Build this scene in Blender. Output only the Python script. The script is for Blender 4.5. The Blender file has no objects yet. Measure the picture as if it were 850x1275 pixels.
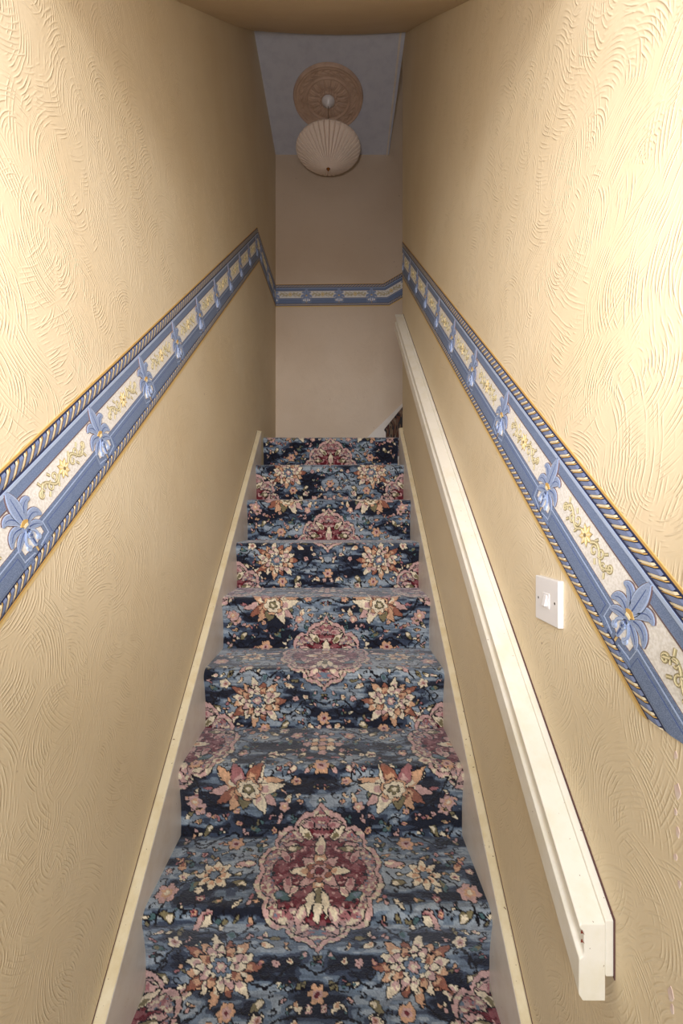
import bpy, bmesh, math, random
import numpy as np
from mathutils import Matrix, Vector
random.seed(7); rng = np.random.default_rng(11)
S = bpy.context.scene
C = S.collection
PI = math.pi
ZC = 1.5                       # eye height above the hall floor
F = 545.0                      # focal length in pixels of the 850 wide frame

# ------------------------------------------------------------------ camera
cd = bpy.data.cameras.new('camera'); cam = bpy.data.objects.new('camera', cd); C.objects.link(cam)
cam.location = (0, 0, ZC); cam.rotation_euler = (PI/2, 0, 0)
cd.sensor_fit = 'HORIZONTAL'; cd.sensor_width = 36; cd.lens = F/850*36
cd.shift_x = 3/850; cd.shift_y = 7.5/850; cd.clip_start = 0.02; cd.clip_end = 60
S.camera = cam
# ------------------------------------------------------------------ world, lights, exposure
w = bpy.data.worlds.new('world'); S.world = w; w.use_nodes = True
w.node_tree.nodes['Background'].inputs[0].default_value = (0.90, 0.93, 1.0, 1)
w.node_tree.nodes['Background'].inputs[1].default_value = 0.85
def area(name, loc, target, size, size_y, power, col, spread=180):
    l = bpy.data.lights.new(name, 'AREA'); l.shape = 'RECTANGLE'; l.size = size; l.size_y = size_y
    l.energy = power; l.color = col; l.spread = math.radians(spread)
    o = bpy.data.objects.new(name, l); C.objects.link(o); o.location = loc
    o.rotation_euler = (Vector(target)-Vector(loc)).to_track_quat('-Z', 'Y').to_euler()
    return o
area('hall_light', (-0.06, -1.05, ZC+0.48), (0.0, 1.2, ZC-0.25), 0.9, 0.6, 25, (0.985, 0.985, 0.985))
area('flash', (-0.07, -0.05, ZC+0.12), (0, 2.6, ZC+1.35), 0.09, 0.06, 7.2, (1.0, 0.93, 0.94), 120)
S.view_settings.view_transform = 'Standard'; S.view_settings.look = 'None'
S.view_settings.gamma = 1; S.view_settings.use_curve_mapping = False
S.view_settings.exposure = 0.06

# ------------------------------------------------------------------ helpers
def lin(r, g, b):
    f = lambda c: (c/255/12.92) if c/255 <= 0.04045 else ((c/255+0.055)/1.055)**2.4
    return (f(r), f(g), f(b), 1)
class G:
    """tiny node graph helper"""
    def __init__(s, name):
        m = bpy.data.materials.new(name); m.use_nodes = True; s.m = m; s.t = m.node_tree
        s.b = s.t.nodes['Principled BSDF']; s.out = s.t.nodes['Material Output']
    def n(s, typ, ins=None, **kw):
        nd = s.t.nodes.new(typ)
        for k, v in kw.items(): setattr(nd, k, v)
        for k, v in (ins or {}).items(): s.set(nd.inputs[k], v)
        return nd
    def set(s, sock, v):
        if isinstance(v, bpy.types.NodeSocket): s.t.links.new(v, sock)
        else: sock.default_value = v
    def mth(s, op, a, b=0.0, c=0.0):
        nd = s.n('ShaderNodeMath', operation=op); s.set(nd.inputs[0], a); s.set(nd.inputs[1], b); s.set(nd.inputs[2], c)
        return nd.outputs[0]
    def vm(s, op, a, b=(0, 0, 0), scale=None):
        nd = s.n('ShaderNodeVectorMath', operation=op); s.set(nd.inputs[0], a); s.set(nd.inputs[1], b)
        if scale is not None: s.set(nd.inputs['Scale'], scale)
        return nd
    def mix(s, f, a, b, blend='MIX'):
        nd = s.n('ShaderNodeMix', data_type='RGBA', blend_type=blend)
        s.set(nd.inputs[0], f); s.set(nd.inputs[6], a); s.set(nd.inputs[7], b); return nd.outputs[2]
    def ramp(s, f, stops):
        nd = s.n('ShaderNodeValToRGB'); s.set(nd.inputs[0], f); e = nd.color_ramp.elements
        while len(e) < len(stops): e.new(0.5)
        for i, (p, c) in enumerate(stops): e[i].position = p; e[i].color = c if len(c) == 4 else (*c, 1)
        return nd.outputs[0]
    def noise(s, vec, scale, detail=3, rough=0.5):
        return s.n('ShaderNodeTexNoise', {'Vector': vec, 'Scale': scale, 'Detail': detail, 'Roughness': rough}).outputs[0]
    def bump(s, h, dist, strength=1.0, normal=None):
        nd = s.n('ShaderNodeBump', {'Height': h, 'Distance': dist, 'Strength': strength})
        if normal is not None: s.set(nd.inputs['Normal'], normal)
        return nd.outputs[0]
    def obj(s): return s.n('ShaderNodeTexCoord').outputs['Object']
    def P(s, **kw):
        for k, v in kw.items(): s.set(s.b.inputs[k.replace('_', ' ')], v)

def combed_plaster(name, col, col2, depth=0.0008, axes='YZ'):
    g = G(name); co = g.obj(); sep = g.n('ShaderNodeSeparateXYZ', {0: co})
    a, b = {'YZ': (1, 2), 'XZ': (0, 2), 'XY': (0, 1)}[axes]
    A, B = sep.outputs[a], sep.outputs[b]
    h = None
    for k, (sy, sz, off, piv, pitch) in enumerate([(12.0, 7.5, 0.0, .050, .0058), (9.0, 6.0, 3.37, .075, .0068)]):
        wob = g.noise(co, 9+4*k, 2)
        u = g.mth('ADD', A, g.mth('MULTIPLY', wob, 0.012)); u = g.mth('ADD', u, off)
        v = g.mth('ADD', B, g.mth('MULTIPLY', wob, -0.012))
        cv = g.n('ShaderNodeCombineXYZ', {0: g.mth('MULTIPLY', u, sy), 1: g.mth('MULTIPLY', v, sz)}).outputs[0]
        vo = g.n('ShaderNodeTexVoronoi', {'Vector': cv, 'Scale': 1.0, 'Randomness': 1.0}, voronoi_dimensions='2D')
        d = g.vm('SUBTRACT', cv, vo.outputs['Position']).outputs[0]
        ds = g.n('ShaderNodeSeparateXYZ', {0: d})
        cs = g.n('ShaderNodeSeparateXYZ', {0: vo.outputs['Color']})
        # strokes lie mostly upright: the pivot of each comb arc sits to one side
        side = g.mth('SUBTRACT', g.mth('MULTIPLY', g.mth('GREATER_THAN', cs.outputs[0], 0.45), 2.0), 1.0)
        ang = g.mth('MULTIPLY', g.mth('SUBTRACT', cs.outputs[1], 0.5), 2.4)
        pr = g.mth('ADD', piv, g.mth('MULTIPLY', cs.outputs[2], piv*2.2))
        px = g.mth('MULTIPLY', g.mth('MULTIPLY', g.mth('COSINE', ang), pr), side)
        pz = g.mth('MULTIPLY', g.mth('SINE', ang), pr)
        lx = g.mth('ADD', g.mth('DIVIDE', ds.outputs[0], sy), px)
        lz = g.mth('ADD', g.mth('DIVIDE', ds.outputs[1], sz), pz)
        r = g.mth('SQRT', g.mth('ADD', g.mth('MULTIPLY', lx, lx), g.mth('MULTIPLY', lz, lz)))
        r = g.mth('ADD', r, g.mth('MULTIPLY', g.noise(co, 18, 1), 0.0035))
        rid = g.mth('SINE', g.mth('MULTIPLY', r, 2*PI/pitch))
        rid = g.mth('POWER', g.mth('ADD', g.mth('MULTIPLY', rid, 0.5), 0.5), 2.8)
        idx = g.mth('FLOOR', g.mth('ADD', g.mth('DIVIDE', r, pitch), 0.25))
        th_ = g.mth('ARCTAN2', lz, g.mth('ABSOLUTE', lx))
        bv = g.n('ShaderNodeCombineXYZ', {0: g.mth('MULTIPLY', th_, 2.6), 1: g.mth('MULTIPLY', idx, 5.37), 2: g.mth('MULTIPLY', cs.outputs[2], 40)}).outputs[0]
        brk = g.n('ShaderNodeMapRange', {0: g.noise(bv, 1.0, 1), 1: .40, 2: .54}, clamp=True).outputs[0]
        rid = g.mth('MULTIPLY', rid, brk)
        edge = g.n('ShaderNodeTexVoronoi', {'Vector': cv, 'Scale': 1.0, 'Randomness': 1.0}, voronoi_dimensions='2D', feature='DISTANCE_TO_EDGE').outputs[0]
        m = g.n('ShaderNodeMapRange', {0: edge, 1: 0.0, 2: 0.10}, clamp=True).outputs[0]
        cut = g.n('ShaderNodeMapRange', {0: g.noise(co, 16+6*k, 2), 1: 0.36, 2: 0.54}, clamp=True).outputs[0]
        hh = g.mth('MULTIPLY', g.mth('MULTIPLY', rid, m), cut)
        h = hh if h is None else g.mth('MAXIMUM', h, g.mth('MULTIPLY', hh, 0.8))
    h = g.mth('ADD', h, g.mth('MULTIPLY', g.noise(co, 120, 3), 0.25))
    h = g.mth('ADD', h, g.mth('MULTIPLY', g.noise(co, 12, 2), 1.2))
    cc = g.mix(g.n('ShaderNodeMapRange', {0: g.noise(co, 2.2, 4), 1: .35, 2: .7}, clamp=True).outputs[0], col, col2)
    st = g.n('ShaderNodeMapRange', {0: g.noise(co, 38, 2), 1: .76, 2: .80}, clamp=True).outputs[0]
    cc = g.mix(g.mth('MULTIPLY', st, 0.5), cc, lin(140, 105, 80))
    g.P(Base_Color=cc, Roughness=0.62, Normal=g.bump(h, depth))
    return g.m
def paint(name, col, rough=0.45, bumpd=0.0006, dirt=None, scale=60, metal=0.0, spot=0.0):
    g = G(name); co = g.obj(); c = col
    if dirt is not None:
        f = g.n('ShaderNodeMapRange', {0: g.noise(co, 14, 5, .65), 1: .45, 2: .72}, clamp=True).outputs[0]
        c = g.mix(f, col, dirt)
    if spot:
        f = g.mth('GREATER_THAN', g.noise(co, 170, 2), 1-spot)
        c = g.mix(f, c, lin(120, 95, 75))
    g.P(Base_Color=c, Roughness=rough, Metallic=metal, Normal=g.bump(g.noise(co, scale, 4), bumpd))
    return g.m
def speck(name, c1, c2, scale=900, rough=0.6, lo=.42, hi=.58):
    g = G(name); co = g.obj()
    f = g.n('ShaderNodeMapRange', {0: g.noise(co, scale, 2), 1: lo, 2: hi}, clamp=True).outputs[0]
    g.P(Base_Color=g.mix(f, c1, c2), Roughness=rough, Normal=g.bump(g.noise(co, scale*.6, 2), 0.0003)); return g.m

class MB:
    """collects prisms, boxes and quads into ONE mesh"""
    def __init__(s): s.v = []; s.f = []; s.m = []
    def quadmesh(s, vs, fs, mi=0):
        o = len(s.v); s.v += [tuple(p) for p in vs]; s.f += [tuple(o+i for i in f) for f in fs]; s.m += [mi]*len(fs)
    def box(s, a, b, mi=0):
        x0, y0, z0 = a; x1, y1, z1 = b
        v = [(x0,y0,z0),(x1,y0,z0),(x1,y1,z0),(x0,y1,z0),(x0,y0,z1),(x1,y0,z1),(x1,y1,z1),(x0,y1,z1)]
        s.quadmesh(v, [(0,3,2,1),(4,5,6,7),(0,1,5,4),(1,2,6,5),(2,3,7,6),(3,0,4,7)], mi)
    def prism(s, pts, z0, z1, mi=0, smi=None):
        """pts ccw in the local xy plane, extruded in local z"""
        ar = sum(pts[i][0]*pts[(i+1) % len(pts)][1]-pts[(i+1) % len(pts)][0]*pts[i][1] for i in range(len(pts)))
        if ar < 0: pts = pts[::-1]
        n = len(pts); vs = [(x, y, z0) for x, y in pts]+[(x, y, z1) for x, y in pts]
        s.quadmesh(vs, [tuple(range(n, 2*n))], mi)
        o = len(s.v)-2*n
        for i in range(n): s.f.append((o+i, o+(i+1) % n, o+n+(i+1) % n, o+n+i)); s.m.append(mi if smi is None else smi)
    def extrude(s, prof, p0, p1, mi=None, caps=True):
        """profile list of (x, z) carried from p0 to p1 (vectors)"""
        n = len(prof); o = len(s.v)
        for p in (p0, p1): s.v += [(p[0]+x, p[1], p[2]+z) for x, z in prof]
        for i in range(n):
            j = (i+1) % n; s.f.append((o+i, o+j, o+n+j, o+n+i)); s.m.append(mi[i] if mi else 0)
        if caps: s.f.append(tuple(o+n+i for i in range(n))); s.f.append(tuple(o+n-1-i for i in range(n))); s.m += [0, 0]
    def lathe(s, prof, seg=32, cx=0, cy=0, mi=0, fr=None):
        o = len(s.v); n = len(prof)
        for k in range(seg):
            a = 2*PI*k/seg
            for i, (r, z) in enumerate(prof):
                rr = r*(fr(k, i) if fr else 1); s.v.append((cx+rr*math.cos(a), cy+rr*math.sin(a), z))
        for k in range(seg):
            kk = (k+1) % seg
            for i in range(n-1): s.f.append((o+k*n+i, o+kk*n+i, o+kk*n+i+1, o+k*n+i+1)); s.m.append(mi)
    def mesh(s, name, mats, clips=(), smooth=False, fix=True):
        me = bpy.data.meshes.new(name); me.from_pydata(s.v, [], s.f)
        for m in mats: me.materials.append(m)
        me.polygons.foreach_set('material_index', s.m)
        if clips or fix:
            bm = bmesh.new(); bm.from_mesh(me)
            for co, no in clips:
                bmesh.ops.bisect_plane(bm, geom=bm.verts[:]+bm.edges[:]+bm.faces[:], plane_co=co, plane_no=no, clear_outer=True)
            if fix: bmesh.ops.recalc_face_normals(bm, faces=bm.faces)
            bm.to_mesh(me); bm.free()
        if smooth: me.polygons.foreach_set('use_smooth', [True]*len(me.polygons))
        return me
    def build(s, name, mats, parent=None, **kw):
        if not isinstance(mats, (list, tuple)): mats = [mats]
        return link(name, s.mesh(name, mats, **kw), parent)
def link(name, me, parent=None, M=None):
    o = bpy.data.objects.new(name, me); C.objects.link(o)
    if parent: o.parent = parent
    if M is not None: o.matrix_local = M
    return o
def bevel(o, wd, seg=2, ang=35):
    m = o.modifiers.new('bevel', 'BEVEL'); m.width = wd; m.segments = seg; m.limit_method = 'ANGLE'; m.angle_limit = math.radians(ang)
    m.harden_normals = False
    return o
def tag(o, label=None, cat=None, group=None, kind=None):
    if label: o['label'] = label
    if cat: o['category'] = cat
    if group: o['group'] = group
    if kind: o['kind'] = kind
    return o
def thing(name, label, cat, loc=(0, 0, 0), group=None, kind=None):
    o = bpy.data.objects.new(name, None); o.empty_display_size = 0.05; C.objects.link(o); o.location = loc
    return tag(o, label, cat, group, kind)

# ------------------------------------------------------------------ dimensions (metres; z relative to the eye, + ZC)
XL, XR = -0.475, 0.372         # stair enclosure walls
DB = 3.277                     # landing back wall
DE = 2.566                     # end of the right wall
ZT = 2.72                      # upper ceiling
CL, CR = -0.450, 0.350         # carpet edges / string faces
GO, RI = 0.2279, 0.199
N = [2.595-GO*i for i in range(0, 10)]
T = [0.481]+[0.290-RI*(i-1) for i in range(1, 10)]
T[8] = -1.095
FLOOR = -1.5

WALL = combed_plaster('combed_cream_wallpaper', lin(233, 218, 187), lin(226, 208, 173))
WALLB = combed_plaster('combed_cream_wallpaper_back', lin(226, 208, 186), lin(218, 198, 174), depth=0.0006, axes='XZ')
SOFF = combed_plaster('combed_tan_plaster', lin(214, 194, 164), lin(206, 184, 152), depth=0.0007, axes='XY')
WHITE = paint('old_white_gloss', lin(232, 226, 218), 0.35, 0.0005, lin(222, 212, 200), spot=0.22)
CREAM = paint('yellowed_cream_paint', lin(228, 216, 184), 0.5, 0.0009, lin(214, 196, 152), 45, spot=0.27)
RAILW = paint('rail_white_paint', lin(240, 236, 224), 0.32, 0.0007, lin(232, 226, 206), 40, spot=0.24)
CEILM = paint('cool_white_ceiling', lin(212, 218, 232), 0.6, 0.0008, lin(200, 206, 222), 18)
LINE_RED = paint('dark_red_line', lin(95, 62, 60), 0.8)
PLAST = paint('white_plastic', lin(244, 244, 246), 0.25, 0.0)
DARK = paint('dark_recess', lin(60, 55, 52), 0.6)
WOOD = paint('bare_stair_wood', lin(120, 90, 62), 0.7)
ROSEM = paint('beige_rose_paint', lin(214, 186, 164), 0.6, 0.0006, lin(190, 160, 138), 60)
SHADE = paint('ivory_pleated_fabric', lin(244, 228, 214), 0.75, 0.0004, None, 300)
BRASS = paint('aged_brass', lin(150, 95, 48), 0.3, 0.0, metal=1.0)
CHIP = paint('exposed_pink_plaster', lin(222, 200, 190), 0.8, 0.001, lin(240, 232, 224), 80)

# ------------------------------------------------------------------ structure
def struct(name, mb, mat, **kw):
    o = mb.build(name, mat, **kw); o['kind'] = 'structure'; return o
Z = lambda z: z+ZC
m = MB(); m.box((-1.2, -2.0, Z(FLOOR)-0.05), (1.2, 0.56, Z(FLOOR))); struct('floor', m, WOOD)
m = MB(); 
v = [(XL, -0.2, Z(FLOOR)-.05), (XL, DB+.1, Z(FLOOR)-.05), (XL, DB+.1, Z(3.4)), (XL, -0.2, Z(3.4))]
m.quadmesh(v+[(x-.12, y, z) for x, y, z in v], [(0,1,2,3),(7,6,5,4),(0,3,7,4),(1,5,6,2),(3,2,6,7),(0,4,5,1)]); struct('wall_left', m, WALL)
m = MB(); m.box((XR, -0.2, Z(FLOOR)-.05), (XR+.10, DE, Z(3.4))); wr = struct('wall_right', m, WALL)
m = MB(); m.box((XL, DB, Z(.30)), (1.9, DB+.1, Z(3.4))); struct('wall_back', m, WALLB)
m = MB(); m.box((1.9, DE-.1, Z(.30)), (2.0, DB+.1, Z(3.4))); struct('unseen_wall_far_right', m, WALLB)  # unseen end wall, added to keep world light out of the stairwell
m = MB(); m.box((XR+.1, DE-.1, Z(.30)), (1.9, DE, Z(3.4))); struct('unseen_wall_return', m, WALLB)  # unseen too, added to shut outside light out beside the landing
m = MB(); m.box((XL-.12, -.2, Z(3.4)), (2.0, DB+.1, Z(3.5))); struct('unseen_ceiling_above_stairwell', m, SOFF)  # unseen lid, closes the stairwell box against world light
# upper ceiling over the landing with its edge bead
m = MB(); m.box((XL, 2.375, Z(ZT)), (0.372, DB, Z(ZT)+.06)); ce = struct('ceiling', m, CEILM)
m = MB()
m.quadmesh([(.352, DB, Z(ZT)), (.337, 2.40, Z(ZT)), (.349, 2.40, Z(ZT)), (.364, DB, Z(ZT)), (.352, DB, Z(ZT)-.008), (.337, 2.40, Z(ZT)-.008), (.349, 2.40, Z(ZT)-.008), (.364, DB, Z(ZT)-.008)],
           [(0,1,2,3),(7,6,5,4),(0,4,5,1),(1,5,6,2),(2,6,7,3),(3,7,4,0)]); m.build('edge_bead', WHITE, ce)
# sloping soffit under the upper floor, sagging slightly across its width
m = MB(); nx = 14; ny = 20; vs = []; fs = []
s0, s1 = (0.66, 0.872), (2.375, 2.64)
for layer in (0, 1):
    for j in range(ny+1):
        t = j/ny
        for i in range(nx+1):
            q = i/nx; sag = -0.022*math.sin(PI*q)*t + 0.006*math.sin(7*t+3*q)*t
            vs.append((XL+(XR-XL)*q, s0[0]+(s1[0]-s0[0])*t, Z(s0[1]+(s1[1]-s0[1])*t+(sag if layer == 0 else .14))))
o2 = (nx+1)*(ny+1); ix = lambda l, j, i: l*o2+j*(nx+1)+i
for j in range(ny):
    for i in range(nx):
        fs.append((ix(0,j,i), ix(0,j+1,i), ix(0,j+1,i+1), ix(0,j,i+1))); fs.append((ix(1,j,i), ix(1,j,i+1), ix(1,j+1,i+1), ix(1,j+1,i)))
for i in range(nx): fs.append((ix(0,ny,i), ix(1,ny,i), ix(1,ny,i+1), ix(0,ny,i+1))); fs.append((ix(0,0,i), ix(0,0,i+1), ix(1,0,i+1), ix(1,0,i)))
for j in range(ny): fs.append((ix(0,j,0), ix(1,j,0), ix(1,j+1,0), ix(0,j+1,0))); fs.append((ix(0,j,nx), ix(0,j+1,nx), ix(1,j+1,nx), ix(1,j,nx)))
m.quadmesh(vs, fs); struct('ceiling_slope', m, SOFF)
m = MB(); m.box((XL, -.2, Z(.872)), (XR, .66, Z(.95))); struct('ceiling_hall', m, CEILM)

# ------------------------------------------------------------------ staircase under the carpet
st = thing('staircase', None, None, (0, 0, 0), kind='structure')
for n in range(0, 10):
    y0 = N[n]+.030; y1 = (N[n-1]+.050) if n else DB
    zb = T[n+1]-.06 if n < 9 else FLOOR
    m = MB(); m.box((CL-.001, y0, Z(max(zb, FLOOR))), (CR+.001, y1, Z(T[n]-.012)))
    m.build('step', WOOD, st)
for n in range(1, 6):      # flight turning right from the landing
    pass

def string_board(name, xw, xi, sgn):
    """closed string: a sloping skirting board with a yellowed top edge"""
    m = MB(); top = lambda d: 0.508+.8725*(d-2.538)
    da, db = .36, (2.535 if sgn > 0 else DE)
    prof = [(xw, 0), (xi, -.004), (xi, -.62), (xw, -.62)]
    zt = top
    n = len(prof)
    for d in (da, db):
        for x, z in prof: m.v.append((x, d, Z(max(zt(d)+z, FLOOR))))
    for i in range(n):
        j = (i+1) % n; m.f.append((i, j, n+j, n+i)); m.m.append(1 if i == 0 else 0)
    m.f += [(0, 1, 2, 3), (7, 6, 5, 4)]; m.m += [0, 0]
    o = struct(name, m, [WHITE, CREAM]); bevel(o, .0035)
    return o
bl = string_board('baseboard_left', XL, CL, 1); br = string_board('baseboard_right', XR, CR, -1)
# level skirting of the landing
m = MB()
v = [(XL, 2.535, Z(.05)), (CL-.0005, 2.535, Z(.05)), (CL-.0005, 2.535, Z(.502)), (XL, 2.535, Z(.506)), (XL, DB, Z(.05)), (CL-.0005, DB, Z(.05)), (CL-.0005, DB, Z(.55)), (XL, DB, Z(.554))]
m.quadmesh(v, [(0,1,2,3),(7,6,5,4),(0,4,5,1),(1,5,6,2),(2,6,7,3),(3,7,4,0)]); struct('baseboard_landing', m, [CREAM])
# string board of the turning flight, on the back wall
m = MB(); m.prism([(.10, .44), (.198, .589), (1.40, 1.755), (1.40, .44)], 0, .018)
o = m.build('baseboard_back', WHITE); o['kind'] = 'structure'; o.matrix_world = Matrix(((1,0,0,0),(0,0,-1,DB),(0,1,0,ZC),(0,0,0,1)))
# dark strip standing for the thin gap between string and wall
for xw, sg, par in ((XL, 1, bl), (XR, -1, br)):
    m = MB(); pr = [(xw, .0), (xw+sg*.0013, 0.0), (xw+sg*.0007, .0018), (xw, .0018)]
    m.extrude(pr, (0, .36, Z(.508+.8725*(.36-2.538))), (0, 2.53, Z(.508+.8725*(2.53-2.538)))); m.build('joint_line', LINE_RED, par)
# chips in the paper seam at the near end of the right wall
random.seed(5)
for (cy, cz, r) in [(.4835, -.262, .0035), (.481, -.300, .006), (.4835, -.325, .003), (.481, -.345, .004), (.484, -.375, .0035), (.4785, -.40, .003), (.491, -.535, .006), (.489, -.548, .004)]:
    m = MB(); a0 = random.random()*6
    m.prism([(r*(.6+.5*random.random())*math.cos(a0+k*2*PI/9)*.8, r*(.7+.6*random.random())*math.sin(a0+k*2*PI/9)*1.3) for k in range(9)], -.0004, .0006)
    m.build('plaster_chip', CHIP, wr, fix=True).matrix_local = Matrix(((0,0,-1,XR),(-1,0,0,cy),(0,1,0,Z(cz)),(0,0,0,1)))

# ------------------------------------------------------------------ carpet
def profile(step_far=.0045, step_near=.0024):
    """centre line of the carpet surface from the landing's back down to below the frame"""
    pts = [(DB-.002, T[0])]
    for n in range(0, 10):
        R = .024; nf = N[n]; t = T[n]; rb = nf+.020
        pts.append((nf+R+.004, t))
        for k in range(0, 11):
            a = PI/2+PI/2*k/10*1.18
            pts.append((nf+R+R*math.cos(a), t-R+R*math.sin(a)))
        zb = T[n+1] if n < 9 else FLOOR
        lx, lz = pts[-1]
        for k in range(1, 8):                      # soft hollow below the nosing, then the riser
            q = k/8; zz = lz+(zb+.006-lz)*q
            pts.append((lx+(rb-lx)*min(1, q*1.9)**.8, zz))
        pts.append((rb-.0015, zb+.003)); pts.append((rb-.005, zb))
        if n == 9: break
    return pts
pp = profile()
P2 = np.array(pp); seg = np.hypot(*np.diff(P2, axis=0).T); S0 = np.concatenate([[0], np.cumsum(seg)])
# arc length of each step's tread back edge
srow = []; s_ = 0.0
while s_ < S0[-1]:
    srow.append(s_); d_ = np.interp(s_, S0, P2[:, 0]); s_ += .0042 if d_ > 2.65 else (.0030 if d_ > 1.9 else (.0024 if d_ > .80 else .012))
srow = np.array(srow); Dr = np.interp(srow, S0, P2[:, 0]); Zr = np.interp(srow, S0, P2[:, 1])
NU = 322; ucol = np.linspace(-.4, .4, NU)
NR = len(srow)
img = np.zeros((NR, NU, 3))
L7 = np.interp(0, [0], [0])
def s_at_tread(n, frac):       # arc length where the tread n is at the given fraction from riser above to nosing
    d = (N[n-1]+.02)*(1-frac)+(N[n]+.024)*frac
    k = [i for i in range(len(pp)-1) if abs(pp[i][1]-T[n]) < 1e-6 and abs(pp[i+1][1]-T[n]) < 1e-6 and pp[i][0] >= d >= pp[i+1][0]][0]
    return S0[k]+(pp[k][0]-d)
C5, C7 = s_at_tread(5, .42), s_at_tread(7, .55)
PER = C7-C5+.004
def vnoise(U, V, cu, cv, seed):
    r = np.random.default_rng(seed); tab = r.random((512, 512))
    x = U/cu+100; y = V/cv+100; xi = np.floor(x).astype(int); yi = np.floor(y).astype(int); fx = x-xi; fy = y-yi
    fx = fx*fx*(3-2*fx); fy = fy*fy*(3-2*fy)
    g = lambda i, j: tab[i % 512, j % 512]
    return (g(xi, yi)*(1-fx)+g(xi+1, yi)*fx)*(1-fy)+(g(xi, yi+1)*(1-fx)+g(xi+1, yi+1)*fx)*fy
cl = lambda *c: np.array(lin(*c)[:3])
NAVY, SLATE, STEEL, LIGHT = cl(27, 31, 46), cl(58, 68, 88), cl(106, 122, 140), cl(146, 158, 170)
BLK, CRM, PNK, ROS, ORG, RST, BUR, OLV, TEA = cl(18, 16, 24), cl(218, 206, 182), cl(190, 156, 152), cl(154, 104, 108), cl(198, 158, 128), cl(142, 92, 76), cl(98, 32, 42), cl(120, 112, 84), cl(72, 100, 104)
UU, SS = np.meshgrid(ucol, srow)
bn = vnoise(UU, SS, .10, .034, 1)*.65+vnoise(UU, SS, .03, .010, 2)*.35
img[:] = SLATE
img[bn < .41] = NAVY; img[bn > .50] = STEEL; img[bn > .63] = LIGHT
thin = (vnoise(UU, SS, .05, .005, 3) > .66) & (bn > .35); img[thin] = img[thin]*.62+SLATE*.38*.6
base_img = img.copy()
WX = (vnoise(UU, SS, .007, .007, 21)-.5)*.006+(vnoise(UU, SS, .003, .003, 22)-.5)*.0035
WY = (vnoise(UU, SS, .007, .007, 23)-.5)*.006+(vnoise(UU, SS, .003, .003, 24)-.5)*.0035
def win(cu, cs, R):
    i0, i1 = np.searchsorted(ucol, [cu-R, cu+R]); j0, j1 = np.searchsorted(srow, [cs-R, cs+R])
    return (slice(j0, j1), slice(i0, i1)) if i1 > i0 and j1 > j0 else None
def stamp(cu, cs, R, fn):
    for sg in ((1, -1) if abs(cu) > 1e-6 else (1,)):
        w_ = win(cu*sg, cs, R)
        if w_ is None: continue
        x = (UU[w_]+WX[w_]-cu*sg)*sg; y = SS[w_]+WY[w_]-cs
        sub = img[w_]; fn(x, y, sub); img[w_] = sub
OL = .0026
def petalf(cx, cy, ang, ln, wd, c1, c2=None, ol=True, bend=0.0):
    ca, sa = math.cos(ang), math.sin(ang)
    def fn(x, y, sub):
        dx, dy = x-cx, y-cy; a = dx*ca+dy*sa; b = -dx*sa+dy*ca - bend*(a/ln)**2*ln
        t = np.clip(a/ln, 0, 1); hw = wd*np.sin(PI*t**.75)**.8
        inn = (a > 0) & (a < ln) & (np.abs(b) < hw)
        if ol:
            t2 = np.clip((a+OL)/(ln+2*OL), 0, 1); hw2 = wd*np.sin(PI*t2**.75)**.8+OL
            sub[(a > -OL) & (a < ln+OL) & (np.abs(b) < hw2)] = BLK
        sub[inn] = c1
        if c2 is not None: sub[inn & (t < .5) & (np.abs(b) < hw*.6)] = c2
    return fn
def ringf(R, n, depth, col, ph=0.0, sx=1.0, ol=True):
    def fn(x, y, sub):
        r = np.hypot(x/sx, y); th = np.arctan2(y, x/sx)
        e = R*(1-depth+depth*np.abs(np.cos(n*(th-ph)/2)))
        if ol: sub[r < e+OL] = BLK
        sub[r < e] = col
    return fn
def multi(*fs):
    def fn(x, y, sub):
        for f in fs: f(x, y, sub)
    return fn
def flower(R, n, c1, c2, c3, ph=0.0):
    return multi(ringf(R, n, .34, c1, ph), ringf(R*.55, n, .3, c2, ph+.4, ol=False), ringf(R*.26, 6, .2, c3, ol=False))
def daisy(R, n, c1, c2, c3):
    fs = [petalf(.22*R*math.cos(k*2*PI/n), .22*R*math.sin(k*2*PI/n), k*2*PI/n, R*.8, R*.23, c1, c2) for k in range(n)]
    return multi(*fs, ringf(R*.26, 8, .2, c3))
def peony(R):
    fs = []
    for k in range(15):
        a = k*2*PI/15+.2; fs.append(petalf(.46*R*math.cos(a)*1.15, .46*R*math.sin(a)*.85, a, R*(.62 if k % 2 else .42), R*.13, (ORG, RST, CRM)[k % 3], (CRM, ORG, PNK)[k % 3]))
    for k in range(12):
        a = k*2*PI/12; fs.append(petalf(.24*R*math.cos(a)*1.1, .24*R*math.sin(a), a, R*.40, R*.12, (CRM, PNK, ORG)[k % 3], (PNK, CRM, RST)[k % 3]))
    fs += [ringf(R*.36, 8, .25, CRM), ringf(R*.28, 8, .3, STEEL, .4), ringf(R*.16, 6, .3, PNK), ringf(R*.07, 6, .2, CRM, ol=False)]
    return multi(*fs)
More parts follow.
